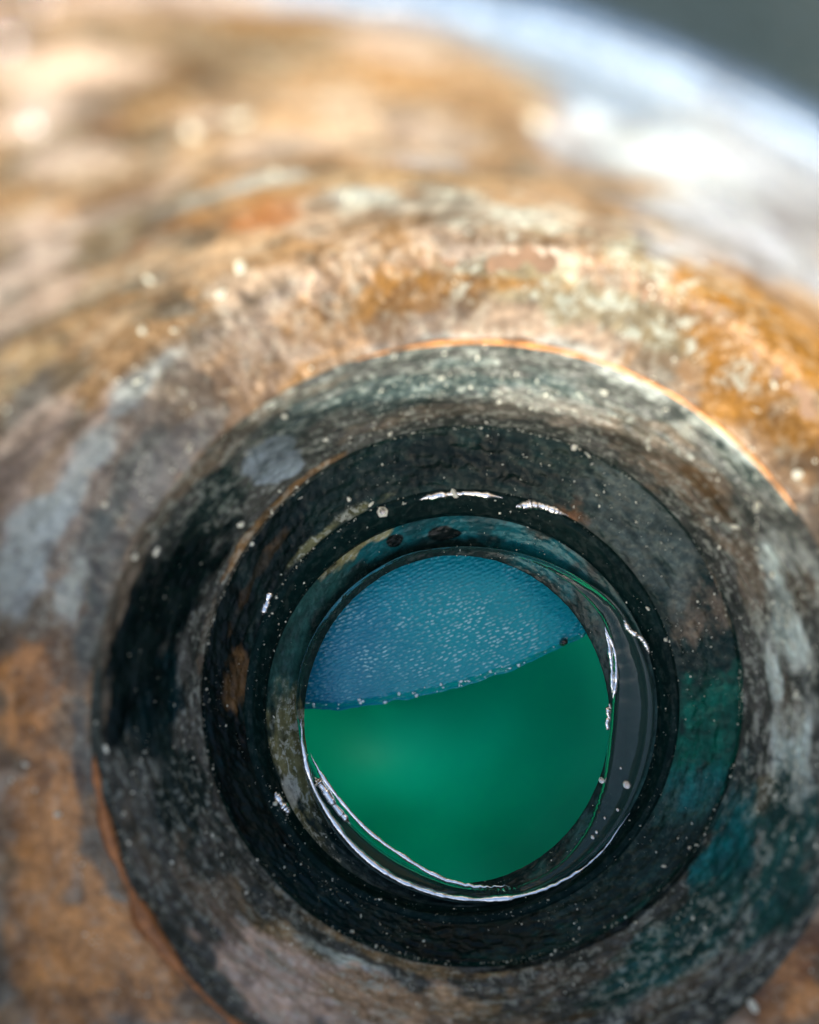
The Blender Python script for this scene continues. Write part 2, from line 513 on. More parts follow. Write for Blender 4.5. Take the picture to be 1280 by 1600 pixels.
STAINS_GLARE['neck'] = [
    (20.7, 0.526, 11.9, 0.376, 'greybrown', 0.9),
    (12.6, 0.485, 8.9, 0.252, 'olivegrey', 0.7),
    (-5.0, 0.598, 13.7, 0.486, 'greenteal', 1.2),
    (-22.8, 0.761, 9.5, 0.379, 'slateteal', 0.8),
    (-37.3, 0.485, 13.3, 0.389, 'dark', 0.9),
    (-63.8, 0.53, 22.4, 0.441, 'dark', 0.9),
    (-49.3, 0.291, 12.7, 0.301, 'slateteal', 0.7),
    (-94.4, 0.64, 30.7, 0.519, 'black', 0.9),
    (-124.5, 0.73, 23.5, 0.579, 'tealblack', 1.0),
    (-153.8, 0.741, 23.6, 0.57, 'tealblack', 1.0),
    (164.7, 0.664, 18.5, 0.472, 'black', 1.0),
    (162.3, 0.134, 16.3, 0.11, 'greybrown', 0.8),
    (140.4, 0.27, 12.6, 0.141, 'greybrown', 0.8),
    (130.4, 0.276, 8.4, 0.135, 'olivegrey', 0.7),
    (125.3, 0.301, 11.3, 0.132, 'slate', 0.7),
    (94.7, 0.416, 31.9, 0.26, 'slategreen', 1.0),
    (63.9, 0.52, 17.9, 0.332, 'slategreen', 1.0),
    (42.4, 0.689, 18.6, 0.419, 'slate', 0.9),
    (61.3, 1.0, 5.1, 0.087, 'rust', 0.45),
    (94.0, 0.864, 24.4, 0.127, 'black', 0.8),
    (177.5, 0.571, 25.6, 0.748, 'black', 1.2),
    (-158.9, 0.783, 19.1, 0.846, 'black', 1.0),
    (140.1, 0.791, 17.5, 0.382, 'black', 0.8),
    (175.1, 0.997, 10.1, 0.129, 'brown', 0.9),
    (-5.1, 0.554, 16.5, 0.616, 'greenteal', 1.3),
    (-17.4, 0.591, 9.1, 0.366, 'teal', 0.7),
    (-5.1, 0.554, 16.5, 0.581, 'greenteal', 1.2),
]
STAINS_GLARE['bore'] = [
    (93.9, 0.105, 34.8, 0.206, 'deepblue', 1.3),  # blue reflected in the wet bore top, put into the colour
    (121.6, 0.0, 14.9, 0.219, 'deepblue', 1.0),
    (142.7, 0.034, 18.9, 0.275, 'tealslate', 1.1),
    (164.6, 0.167, 15.8, 0.31, 'tealslate', 1.0),
    (57.5, 0.236, 20.3, 0.232, 'deepblue', 1.0),
    (34.7, 0.142, 15.7, 0.231, 'tealdeep', 1.0),
    (95.8, 0.202, 5.2, 0.105, 'black', 1.4),
    (111.0, 0.154, 2.8, 0.075, 'black', 1.4),
    (129.7, 0.0, 7.5, 0.069, 'black', 1.0),
    (121.8, 0.0, 11.2, 0.084, 'oliveyellow', 0.9),
    (-167.4, 0.327, 23.1, 0.314, 'olive', 1.1),
    (-142.3, 0.015, 16.9, 0.203, 'olive', 0.9),
    (-155.1, 0.107, 5.0, 0.111, 'verdigris', 0.9),
    (-121.2, 0.0, 22.4, 0.336, 'slate', 0.9),
    (-82.4, 0.09, 38.5, 0.302, 'dark', 0.8),
    (-2.4, 0.239, 36.6, 0.335, 'tealdeep', 1.0),
    (-38.7, 0.117, 23.3, 0.377, 'slateteal', 0.9),
]

# spots read off the photograph: larger mineral flecks (x, y, radius)
FLECKS = [(375, 415, 13), (345, 457, 10), (230, 435, 10), (60, 200, 15), (300, 205, 13), (375, 185, 12), (222, 515, 8), (430, 270, 11), (545, 305, 9), (840, 188, 12), (215, 595, 7), (10, 640, 8),
          (377, 820, 7), (244, 861, 6), (437, 767, 4), (480, 753, 4), (710, 772, 8), (598, 799, 9), (1184, 789, 10), (1181, 640, 6), (1206, 898, 6),
          (1178, 1572, 9), (430, 1256, 5), (564, 1431, 4), (1037, 1353, 4), (1078, 1325, 3), (1012, 951, 4), (470, 778, 4), (445, 650, 5), (508, 687, 4),
          (617, 556, 4), (760, 660, 5), (700, 662, 5), (780, 628, 4), (690, 590, 5), (660, 600, 5), (610, 678, 5), (898, 697, 6), (918, 709, 6), (925, 725, 4),
          (1120, 812, 5), (1150, 823, 6), (830, 637, 4), (870, 640, 4), (1013, 700, 5), (945, 612, 6), (1040, 640, 4), (905, 1450, 4), (550, 1455, 4),
          (580, 788, 4), (545, 780, 5), (632, 787, 4), (425, 800, 4), (393, 850, 4), (296, 700, 6), (270, 735, 6), (212, 870, 6), (165, 1170, 5), (90, 1272, 7),
          (55, 1235, 5), (40, 1195, 5), (1246, 740, 8), (1210, 600, 7), (1180, 517, 8), (1040, 1000, 4), (475, 1185, 4), (459, 1160, 4), (428, 1120, 3)]
# bright metal drops added to stand in for glints
BEADS = [(940, 1219, 8), (979, 1226, 10), (598, 799, 8), (965, 1265, 4), (945, 1278, 3), (932, 1300, 4), (970, 1200, 3), (926, 1308, 5)]
# edge of the opening and outer edge of the water around it
INNER = [(955, 1060), (948, 985), (905, 925), (835, 880), (760, 862), (690, 862), (620, 880), (545, 932), (492, 1005), (470, 1080),
         (474, 1150), (492, 1205), (535, 1270), (590, 1322), (650, 1358), (715, 1382), (785, 1386), (850, 1366), (900, 1318), (935, 1240), (950, 1150)]
OUTER = [(1022, 1060), (975, 958), (915, 908), (840, 872), (762, 856), (690, 856), (618, 873), (540, 925), (486, 1000), (464, 1080),
         (469, 1160), (486, 1235), (530, 1310), (585, 1362), (645, 1392), (715, 1410), (790, 1408), (865, 1388), (935, 1338), (990, 1262), (1020, 1160)]
# thin glossy ridges added as highlights: points, width, distance, jaggedness
RIDGES = [
    ([(470, 1122), (474, 1170), (488, 1225), (520, 1282), (560, 1330), (610, 1368), (665, 1392), (720, 1404), (790, 1404), (860, 1386), (930, 1342), (985, 1270)], 6, 0.1662, 2),
    ([(484, 1176), (505, 1215), (540, 1260), (580, 1302), (640, 1344), (690, 1372), (745, 1385), (795, 1384)], 4.5, 0.1690, 5),
    ([(492, 1215), (505, 1232), (525, 1262), (548, 1288)], 9, 0.1686, 3),
    ([(945, 978), (952, 1010), (956, 1045), (957, 1085)], 5, 0.1686, 2),
    ([(948, 985), (961, 1020), (963, 1060), (958, 1092)], 4.5, 0.1684, 1),
    ([(952, 1098), (951, 1120), (948, 1140)], 5, 0.1688, 5),
    ([(655, 780), (690, 773), (735, 771), (785, 777)], 7, 0.1634, 3),
    ([(806, 792), (835, 788), (862, 795), (888, 806)], 9, 0.1634, 4),
    ([(425, 915), (418, 938), (409, 962)], 8, 0.1634, 2),
    ([(975, 968), (985, 985), (1005, 1000), (1015, 1020)], 6, 0.1640, 6),
    ([(432, 1240), (440, 1256), (452, 1270)], 9, 0.1640, 9),
]
DROPS = [(14, 62, 15), (68, 4, 15), (112, -4, 15), (52, 190, 11)]
DROP_LABELS = ["blurred sparkling droplet on the rim, lowest one near the left edge", "blurred sparkling droplet at the top left corner, beside another on its right",
               "blurred sparkling droplet at the top left, farthest right along the top edge", "soft pale droplet on the copper below the sparkling corner ones"]

def build_ring(name, keys, nu, nv, stains, base, parent, curved=False, relief=0.0004, wob=0.006, wet=0.0, crust=0.3, seed=0, mat=None, oval=0.0, along=1.0):
    """One wall of the pipe: swept round its rings, uneven, with stains and painted light kept as surface colour."""
    Q, L = profile(keys, nv, curved)
    th = np.linspace(0, 2 * math.pi, nu, endpoint=False)
    T, V = np.meshgrid(th, np.arange(nv), indexing='ij')
    t = V / (nv - 1)
    ct, sn = np.cos(T), np.sin(T)
    Rm = Q[:, 3].mean()
    s = L[V] / Rm * along
    pc = np.stack([ct, sn, s + 0.05 * np.sin(T * 2 + seed)], -1)
    edge_fade = np.clip(np.minimum(V, nv - 1 - V) / 4.0, 0, 1)
    nlow = fbm(pc * np.array([2.2, 2.2, 1.2]), 3, 5) - 0.5
    nst = fbm(pc * np.array([7, 7, 30.0]), 4, 20 + seed) - 0.5
    nfi = fbm(pc * np.array([38, 38, 55.0]), 4, 31 + seed) - 0.5
    rad = Q[V, 3] * (1 + wob * 2 * nlow) - edge_fade * relief * (1.6 * nst + 1.3 * nfi)
    z = Q[V, 2] + edge_fade * relief * 0.6 * (1.6 * nst + 1.3 * nfi)
    P = np.stack([Q[V, 0] + rad * ct * (1 - oval * smooth(0, .5, t)), Q[V, 1] + rad * sn, z], -1)
    me = grid_mesh(name, P)
    # stains and painted light
    col = np.empty(P.shape)
    col[:] = base
    mixn = fbm(pc * np.array([4.5, 4.5, 10.0]), 5, 44 + seed)[..., None]
    if curved or name == 'flared_mouth':
        a, b_, c_ = np.array((.43, .325, .235)), np.array((.10, .074, .048)), np.array((.27, .15, .065))
        col = col * 0.4 + 0.6 * (a * smooth(.52, .58, mixn) + b_ * (1 - smooth(.39, .44, mixn)) + c_ * smooth(.39, .44, mixn) * (1 - smooth(.52, .58, mixn)))
    n_edge = fbm(pc * np.array([10, 10, 22.0]), 5, 70 + seed) - 0.5
    deg = np.degrees(T)
    cr = np.full(T.shape, crust)
    for (th0, t0, hth, ht, cname, a) in stains:
        dth = (deg - th0 + 180) % 360 - 180
        r = np.sqrt((dth / hth) ** 2 + ((t - t0) / ht) ** 2)
        sharp = a > 1.3
        wgt = smooth(1.12, 0.95 if sharp else 0.55, r + n_edge * (1.0 if sharp else 1.3 if a >= 1 else 2.3)) * min(a, 1.0)
        col = col * (1 - wgt[..., None]) + np.array(PAL[cname]) * wgt[..., None]
        if cname in ('black', 'tealblack', 'deepblue', 'teal', 'greenteal', 'tealdeep', 'bluepatch', 'tealslate'):
            cr = cr * (1 - 0.9 * wgt)
        elif cname in ('verdigris', 'sage', 'olive', 'oliveyellow'):
            cr = cr + (0.9 - cr) * wgt
    put_attr(me, "stain", np.concatenate([np.clip(col, 0, 1), np.ones(T.shape + (1,))], -1), 'FLOAT_COLOR')
    put_attr(me, "crust", cr, 'FLOAT')
    wv = wet(T, t) if callable(wet) else np.full(T.shape, wet)
    put_attr(me, "wet", wv, 'FLOAT')
    put_attr(me, "around", pc, 'FLOAT_VECTOR')
    o = link(name, me, mat or M_PAT, parent)
    return o, P

pipe_c = ring_world('op')
pipe = empty("copper_pipe", (pipe_c[0], pipe_c[1], ZC - 0.186))
tag(pipe, "weathered copper pipe mouth with stepped round bore, brown and verdigris stained, filling the frame", "pipe")

NU = 1100
STAINS_GLARE['collar'] += [(150, .05, 34, .10, 'greybrown', .9), (190, .04, 24, .06, 'slate', .8), (128, .12, 16, .10, 'greybrown', .7)]
STAINS_GLARE['collar'] += [(142, .97, 20, .05, 'copper', .9), (168, .97, 10, .04, 'greybrown', .9), (250, .96, 26, .06, 'tan', .8), (300, .98, 40, .03, 'black', 1)]
STAINS_GLARE['neck'] += [(128, .97, 16, .03, 'olive', .8), (150, .82, 12, .03, 'brown', .4), (112, .9, 12, .05, 'dark', .8), (160, .30, 30, .04, 'slate', .7), (230, .5, 60, .3, 'tealblack', .8), (300, .5, 40, .3, 'tealdeep', .6)]
STAINS_GLARE['flare'] += [(165, .965, 34, .05, 'slate', .7), (140, .95, 18, .06, 'greyblue', .7)]
flare, P_flare = build_ring('flared_mouth', ['rim', 'mid', 'r4', 'r3'], NU, 260, STAINS_GLARE['flare'], (.24, .18, .10), pipe, curved=True,
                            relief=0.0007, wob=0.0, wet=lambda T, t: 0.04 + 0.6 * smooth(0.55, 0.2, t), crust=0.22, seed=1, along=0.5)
w3 = ring_world('r3')
collar, P_collar = build_ring('collar', ['r3', 'r2'], NU, 130, STAINS_GLARE['collar'], (.085, .09, .078), pipe,
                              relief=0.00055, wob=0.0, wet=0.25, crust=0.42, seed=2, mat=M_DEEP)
w2 = ring_world('r2')
k2 = w2 + np.array([0, 0, -0.0012, -0.0003])
k2b = w2 + np.array([0, 0, -0.0022, 0.0006])
neck, P_neck = build_ring('neck', [w2, k2, k2b, 'r1'], NU, 120, STAINS_GLARE['neck'], (.006, .024, .021), pipe,
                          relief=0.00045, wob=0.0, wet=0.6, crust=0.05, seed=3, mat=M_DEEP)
w1, w1b, wo = ring_world('r1'), ring_world('r1b'), ring_world('op')
lipk = [w1, w1 + np.array([0, 0, .00015, -.0005]), w1 + np.array([0, 0, -.0001, -.0015]), w1b + np.array([0, 0, .0003, 0.0004]), w1b + np.array([0, 0, -.0008, 0])]
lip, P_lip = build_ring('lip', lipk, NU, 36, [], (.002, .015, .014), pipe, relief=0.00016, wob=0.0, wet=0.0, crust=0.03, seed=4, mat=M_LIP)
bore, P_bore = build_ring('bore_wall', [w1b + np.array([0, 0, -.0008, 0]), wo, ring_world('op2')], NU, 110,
                          [q for q in STAINS_GLARE['bore']], (.008, .028, .026), pipe,
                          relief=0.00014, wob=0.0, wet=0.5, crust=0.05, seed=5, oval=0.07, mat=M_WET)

# worn bright edge where the mouth steps down into the collar
def tube_along(name, pts, radii, mat, parent=None, sides=10, closed=False, squash=0.7):
    pts = np.asarray(pts, float)
    n = len(pts)
    tan = np.roll(pts, -1, 0) - np.roll(pts, 1, 0)
    if not closed:
        tan[0] = pts[1] - pts[0]
        tan[-1] = pts[-1] - pts[-2]
    tan /= np.linalg.norm(tan, axis=1)[:, None] + 1e-12
    up = np.array([0, 0, 1.0])
    side = np.cross(tan, up)
    side /= np.linalg.norm(side, axis=1)[:, None] + 1e-12
    a = np.linspace(0, 2 * math.pi, sides, endpoint=False)
    P = pts[:, None, :] + np.asarray(radii)[:, None, None] * (np.cos(a)[None, :, None] * side[:, None, :] + squash * np.sin(a)[None, :, None] * up)
    me = grid_mesh(name, np.swapaxes(P, 0, 1) if not closed else P, True) if not closed else None
    if closed:
        me = grid_mesh(name, np.concatenate([P, P[:, :1]], 1), True)
    return me

def edge_arc(name, ring, a0, a1, rpx, mat, dr=0, dz=0.0, n=160, jitter=0.25, seed=0, sides=10):
    c = ring_world(ring)
    d = RING[ring][3]
    th = np.radians(np.linspace(a0, a1, n))
    t = np.linspace(0, 1, n)
    r0 = rpx / FOC * d
    nz = fbm(np.stack([th * 9, th * 0 + seed, th * 0], -1), 4, 90 + seed) - 0.5
    rr = r0 * (1 + 2.2 * jitter * nz) * np.clip(np.minimum(t, 1 - t) * 12, 0.04, 1)
    R = c[3] + dr / FOC * d + r0 * 0.5 * nz
    pts = np.stack([c[0] + R * np.cos(th), c[1] + R * np.sin(th), np.full(n, c[2] + dz)], -1)
    return link(name, tube_along(name, pts, rr, mat, sides=sides), mat, pipe)

M_EDGE = simple("worn_copper_edge", (0.62, 0.28, 0.085), 0.38, 0.45, 0.2, 230, 0.75)
M_EDGE_D = simple("dull_copper_edge", (0.36, 0.14, 0.04), 0.45, 0.4, 0.2, 500, 0.5)
edge_arc('worn_edge', 'r3', 33, 109, 3.5, M_EDGE, dr=-2, seed=1, n=420, jitter=1.0)
edge_arc('worn_edge', 'r3', 184, 242, 12, M_EDGE_D, dr=-4, seed=2, n=420, jitter=1.2)

# rolled rim
wr = ring_world('rim')
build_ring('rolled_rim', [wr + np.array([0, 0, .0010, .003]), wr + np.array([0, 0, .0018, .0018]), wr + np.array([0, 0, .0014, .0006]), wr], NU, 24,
           [(66, .5, 34, 3, 'glare_blue', 1), (125, .5, 22, 3, 'cream', .7)], (.30, .20, .12), pipe, relief=0.0002, wet=0.9, crust=0.1, seed=6)  # the blue patch paints sky glare on the rim

# outer side of the pipe: it follows the inner walls 2.5 mm out and closes over the rim
okeys = [wr + np.array([0, 0, .0010, .003]), wr + np.array([0, 0, -.0012, .0036])]
for kname in ('mid', 'r4', 'r3', 'r2'):
    okeys.append(ring_world(kname) + np.array([0, 0, -.001, .004]))
okeys.append(ring_world('foot') + np.array([0, 0, 0, .006]))
okeys.append(ring_world('foot'))
okeys.append(ring_world('op2') + np.array([0, 0, 0, .0002]))
Q, L = profile(okeys, (len(okeys) - 1) * 10 + 1)
th = np.linspace(0, 2 * math.pi, 300, endpoint=False)
T, V = np.meshgrid(th, np.arange(len(Q)), indexing='ij')
P = np.stack([Q[V, 0] + Q[V, 3] * np.cos(T), Q[V, 1] + Q[V, 3] * np.sin(T), Q[V, 2]], -1)
link('outer_shell', grid_mesh('outer_shell', P), M_OUT, pipe)

# ------------------------------------------------------------------ mineral crumbs stuck to the walls
def ico():
    g = (1 + 5 ** .5) / 2
    v = np.array([(-1, g, 0), (1, g, 0), (-1, -g, 0), (1, -g, 0), (0, -1, g), (0, 1, g), (0, -1, -g), (0, 1, -g), (g, 0, -1), (g, 0, 1), (-g, 0, -1), (-g, 0, 1)], float)
    v /= np.linalg.norm(v[0])
    f = np.array([(0, 11, 5), (0, 5, 1), (0, 1, 7), (0, 7, 10), (0, 10, 11), (1, 5, 9), (5, 11, 4), (11, 10, 2), (10, 7, 6), (7, 1, 8), (3, 9, 4), (3, 4, 2), (3, 2, 6), (3, 6, 8), (3, 8, 9), (4, 9, 5), (2, 4, 11), (6, 2, 10), (8, 6, 7), (9, 8, 1)])
    return v, f
ICO_V, ICO_F = ico()

def crumbs_mesh(name, pts, sizes, seed=0):
    r = np.random.default_rng(seed)
    n = len(pts)
    sc3 = sizes[:, None] * r.uniform(0.4, 1.6, (n, 3))
    jit = r.uniform(0.75, 1.25, (n, 12, 1))
    V = ICO_V[None] * jit * sc3[:, None, :] + pts[:, None, :]
    F = ICO_F[None] + (np.arange(n) * 12)[:, None, None]
    me = bpy.data.meshes.new(name)
    me.from_pydata(V.reshape(-1, 3).tolist(), [], F.reshape(-1, 3).tolist())
    return me

def scatter(P, n, seed, tpow=1.0, avoid=None):
    """Clustered spots on one wall."""
    r = np.random.default_rng(seed)
    nu, nv = P.shape[:2]
    u = r.uniform(0, 1, n * 4)
    v = r.uniform(0.02, 0.98, n * 4) ** tpow
    dens = fbm(np.stack([np.cos(u * 2 * math.pi) * 4, np.sin(u * 2 * math.pi) * 4, v * 5], -1), 3, seed)
    keep = r.uniform(0, 1, n * 4) < smooth(.48, .64, dens) + 0.03
    u, v = u[keep][:n], v[keep][:n]
    return P[(u * nu).astype(int) % nu, np.clip((v * (nv - 1)).astype(int), 0, nv - 1)], u, v

PX = 0.16 / FOC                 # about one photograph pixel at the depth of the collar
allp, alls = [], []
for P_, n_, lo, hi, sd_ in ((P_collar, 1100, .5, 2.6, 1), (P_neck, 1700, .35, 1.9, 2), (P_lip, 420, .4, 1.7, 3), (P_bore, 420, .35, 1.6, 4), (P_flare[:, 170:], 260, 1.0, 3.4, 5)):
    p, u, v = scatter(P_, n_, sd_)
    allp.append(p)
    alls.append((lo + (hi - lo) * rng.uniform(0, 1, len(p)) ** 5) * PX)
o = link('mineral_crumbs', crumbs_mesh('mineral_crumbs', np.concatenate(allp), np.concatenate(alls), 4), M_FLECK, pipe, False)
o["kind"] = "stuff"

fleck_mesh = [crumbs_mesh('mineral_fleck', np.zeros((1, 3)), np.array([1.0]), 40 + k) for k in range(4)]
for m_ in fleck_mesh:
    m_.materials.append(M_FLECK)
def fleck(x, y, d, px, k):
    o = bpy.data.objects.new('mineral_fleck', fleck_mesh[k % 4])
    s = 0.72 * px / FOC * d
    q = ((k * 37) % 11) / 11.0
    o.scale = (s * (0.8 + 0.8 * q), s * (1.1 - 0.55 * q), s * 0.6)
    p = at(x, y, d)
    o.parent = pipe
    o.location = Vector(p) - pipe.location
    o.rotation_euler = (0, 0, k * 1.3)
    COL.objects.link(o)

def wall_depth(x, y):
    """Distance below the camera of the first wall under a spot measured in the photograph."""
    best = None
    for P_ in (P_flare, P_collar, P_neck, P_lip, P_bore):
        q = P_.reshape(-1, 3)
        d = ZC - q[:, 2]
        ex = q[:, 0] / d * FOC + 640 - x
        ey = 800 - q[:, 1] / d * FOC - y
        e = ex * ex + ey * ey
        i = int(e.argmin())
        if best is None or e[i] < best[0]:
            best = (e[i], d[i])
    return best[1]
for k, (x, y, s) in enumerate(FLECKS):
    fleck(x, y, wall_depth(x, y) - 0.0002, s, k)

bead_mesh = bpy.data.meshes.new('glint_bead')
import bmesh
bm = bmesh.new()
bmesh.ops.create_icosphere(bm, subdivisions=2, radius=1)
bm.to_mesh(bead_mesh)
bm.free()
bead_mesh.materials.append(M_WHITE)
bead_mesh.polygons.foreach_set("use_smooth", np.ones(len(bead_mesh.polygons), dtype=bool))
for k, (x, y, s) in enumerate(BEADS):
    o = bpy.data.objects.new('glint_bead', bead_mesh)
    d = wall_depth(x, y) - 0.0012
    s = s / FOC * d
    o.scale = (s * 0.6, s * 0.7, s * 0.3)
    o.rotation_euler = Vector((-0.16, 0.51, 0.84)).to_track_quat('Z', 'Y').to_euler()
    o.parent = pipe
    o.location = Vector(at(x, y, d)) - pipe.location
    COL.objects.link(o)

# ------------------------------------------------------------------ water lying in the neck
inner = np.array(INNER, float)
outer = np.array(OUTER, float)
oc = outer - np.array([722.0, 1113.0])
ol = np.linalg.norm(oc, axis=1, keepdims=True)
outer = np.array([722.0, 1113.0]) + oc / ol * np.minimum(ol, 301.0)     # it stays inside the bore
def closed_curve(pts, n):
    k = len(pts)
    t = np.linspace(0, k, n, endpoint=False)
    i = t.astype(int)
    f = (t - i)[:, None]
    g = lambda j: pts[(i + j) % k]
    return 0.5 * (2 * g(0) + (g(1) - g(-1)) * f + (2 * g(-1) - 5 * g(0) + 4 * g(1) - g(2)) * f ** 2 + (3 * g(0) - g(-1) - 3 * g(1) + g(2)) * f ** 3)
nc = 420
ci, co = closed_curve(inner, nc), closed_curve(outer, nc)
DW = 0.1690
bw = P_bore[::5, ::3].reshape(-1, 3)
bd = ZC - bw[:, 2]
bx, by = bw[:, 0] / bd * FOC + 640, 800 - bw[:, 1] / bd * FOC
def over_bore(c2, d):
    r_ = np.empty(len(c2))
    for i_, (x_, y_) in enumerate(c2):
        e_ = (bx - x_) ** 2 + (by - y_) ** 2
        m_ = int(e_.argmin())
        r_[i_] = min(d, bd[m_] - 0.0001) if e_[m_] < 60 else d
    return r_
rows = []
prof = [(0.0, -.0012), (0.02, .0000), (0.08, .0007), (0.2, .0010), (0.4, .0006), (0.6, .0003), (0.8, .0006), (0.92, .0010), (0.98, .0006), (1.0, -.0004)]
for f, h in prof:
    c2 = ci * (1 - f) + co * f
    wid = np.clip(np.linalg.norm(co - ci, axis=1) / 40, 0.12, 1.2)
    d = over_bore(c2, 0.1711 * (1 - f) + 0.1668 * f) - h * wid
    rows.append(np.stack([(c2[:, 0] - 640) / FOC * d, -(c2[:, 1] - 800) / FOC * d, ZC - d], -1))
top = np.stack(rows, 1)
bot = np.stack([top[:, -1] + np.array([0, 0, -.0012]), top[:, 0] + np.array([0, 0, -.0004]), top[:, 0]], 1)
wm = N("clear_water")
wm.set(Base_Color=(0.035, 0.095, 0.085, 1), Roughness=0.04, IOR=1.36, Transmission_Weight=0.55)
wn = wm.noise(wm.n('ShaderNodeTexCoord').outputs['Object'], 260, 2, 0.5)
wm.l(wm.bump(wn, 0.25, 0.0006), wm.p.inputs['Normal'])
water = link('water_ring', grid_mesh('water_ring', np.concatenate([top, bot], 1)), wm.m)
tag(water, "ring of clear wet water clinging around the inner opening above the green", "water")

# bright metal ridges added as highlights on the edges of the opening
def ridge(pts, wpx, d, seed=0, jag=0.0):
    pts = np.array(pts, float)
    k = len(pts)
    n = 26 * (k - 1)
    t = np.linspace(0, k - 1, n)
    i = np.clip(t.astype(int), 0, k - 2)
    f = (t - i)[:, None]
    pp = np.vstack([2 * pts[0] - pts[1], pts, 2 * pts[-1] - pts[-2]])
    g = lambda j: pp[i + 1 + j]
    c = 0.5 * (2 * g(0) + (g(1) - g(-1)) * f + (2 * g(-1) - 5 * g(0) + 4 * g(1) - g(2)) * f ** 2 + (3 * g(0) - g(-1) - 3 * g(1) + g(2)) * f ** 3)
    nz = fbm(np.stack([t * 3.1, t * 0 + seed, t * 0], -1), 3, 60 + seed) - .5
    c = c + jag * (fbm(np.stack([t * 9, t * 0 + seed, t * 0], -1), 2, 7 + seed) - .5)[:, None]
    u = np.linspace(0, 1, n)
    rr = 1.4 * wpx / 2 / FOC * d * (1 + 1.5 * nz) * np.clip(np.minimum(u, 1 - u) * 7, 0.05, 1)
    p3 = np.stack([(c[:, 0] - 640) / FOC * d, -(c[:, 1] - 800) / FOC * d, np.full(n, ZC - d)], -1)
    return link('glint_ridge', tube_along('glint_ridge', p3, rr, M_WHITE, sides=8), M_WHITE, pipe)
for k, (pts, wpx, d, jag) in enumerate(RIDGES):
    ridge(pts, wpx, d, k, jag)

# ------------------------------------------------------------------ blue sheet across the upper half of the hole
DB = 0.1815
def edge_y(x):                                   # cut edge of the sheet, in photograph units at its depth
    t = (x - 420) / 560.0
    return 1112 - 8 * t - 150 * t ** 2.2 if t > 0 else 1112
nx, ny = 420, 330
X = np.linspace(330, 1080, nx)
E = np.array([edge_y(x) for x in X])
E = E + 5 * (fbm(np.stack([X / 22, X * 0, X * 0], -1), 4, 3) - .5) * 2
vv = np.linspace(0, 1, ny)
XX = np.repeat(X[:, None], ny, 1)
YY = E[:, None] + (760 - E[:, None]) * vv[None, :]
# pebbled grain: rows of short raised dashes, slanting
ca, sa = math.cos(math.radians(-24)), math.sin(math.radians(-24))
gu = (XX * ca + YY * sa) / 9.5
gv = (-XX * sa + YY * ca) / 5.6
gu = gu + 0.8 * (fbm(np.stack([XX / 60, YY / 60, XX * 0], -1), 3, 8) - .5) * 2
gv = gv + 1.0 * (fbm(np.stack([XX / 50, YY / 50, XX * 0 + 4], -1), 3, 9) - .5) * 2
h = np.zeros(XX.shape)
fu, fv = np.floor(gu), np.floor(gv)
for du in (-1, 0, 1):
    for dv in (-1, 0, 1):
        cu, cv = (fu + du).astype(np.int64), (fv + dv).astype(np.int64)
        zz = np.zeros_like(cu)
        jx, jy, am = _hash(cu, cv, zz, 1), _hash(cu, cv, zz, 2), _hash(cu, cv, zz, 3)
        du_, dv_ = gu - cu - 0.15 - 0.7 * jx - 0.5 * (cv % 2), gv - cv - 0.25 - 0.5 * jy
        h = np.maximum(h, (0.35 + 0.65 * am) * np.exp(-(du_ / 0.40) ** 2 - (dv_ / 0.27) ** 2))
h = h + 0.35 * (fbm(np.stack([XX / 5, YY / 5, XX * 0], -1), 2, 12) - .5)
bulge = np.clip(1 - ((XX - 690) / 330) ** 2, 0, 1) * np.clip(1 - ((YY - 985) / 190) ** 2, 0, 1)
fade = smooth(0, .04, vv)[None, :]
Dd = DB - 0.0045 * bulge - 0.00030 * h * fade + 0.0016 * (1 - smooth(0, .05, vv))[None, :]
PB = np.stack([(XX - 640) / FOC * DB, -(YY - 800) / FOC * DB, ZC - Dd], -1)
b = N("wet_blue_leather")
ob = b.n('ShaderNodeTexCoord').outputs['Object']
bn = b.noise(ob, 120, 4, 0.6)
bf = b.noise(ob, 2200, 3, 0.7)
tip = b.attr("tip").outputs['Fac']
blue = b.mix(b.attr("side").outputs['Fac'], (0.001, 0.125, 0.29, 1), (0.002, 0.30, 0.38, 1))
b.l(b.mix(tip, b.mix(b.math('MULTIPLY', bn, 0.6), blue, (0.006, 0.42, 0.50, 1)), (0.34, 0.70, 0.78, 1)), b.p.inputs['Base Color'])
b.set(Roughness=0.30, Specular_IOR_Level=0.2, Coat_Weight=0.25, Coat_Roughness=0.10, Coat_IOR=1.6)
b.l(b.bump(bf, 0.5, 0.0003), b.p.inputs['Normal'])
M_BLUE = b.m
bc = at(700, 980, DB)
bsheet = empty('blue_sheet', (bc[0], bc[1], ZC - 0.1865))
tag(bsheet, "wet blue pebble grained leather sheet covering the upper half of the round hole", "sheet")
gme = grid_mesh('grained_face', PB, wrap_u=False, flip=True)
sparkle = fbm(np.stack([XX / 45, YY / 45, XX * 0], -1), 3, 77) * 0.7 + 0.55 * np.exp(-((XX - 660) / 170) ** 2 - ((YY - 985) / 85) ** 2) - 0.32  # sparkle of the grain tips, painted as a paler colour
put_attr(gme, "tip", smooth(.25, .62, h) * np.clip(sparkle * 1.9, 0, 0.95) * (0.45 + 0.75 * smooth(.36, .62, fbm(np.stack([XX / 26, YY / 26, XX * 0], -1), 3, 31))), 'FLOAT')
put_attr(gme, "side", smooth(480, 720, XX + 60 * (fbm(np.stack([XX / 60, YY / 60, XX * 0], -1), 3, 5) - .5)), 'FLOAT')  # shading across the sheet mixed into its colour, deeper at the left
link('grained_face', gme, M_BLUE, bsheet)
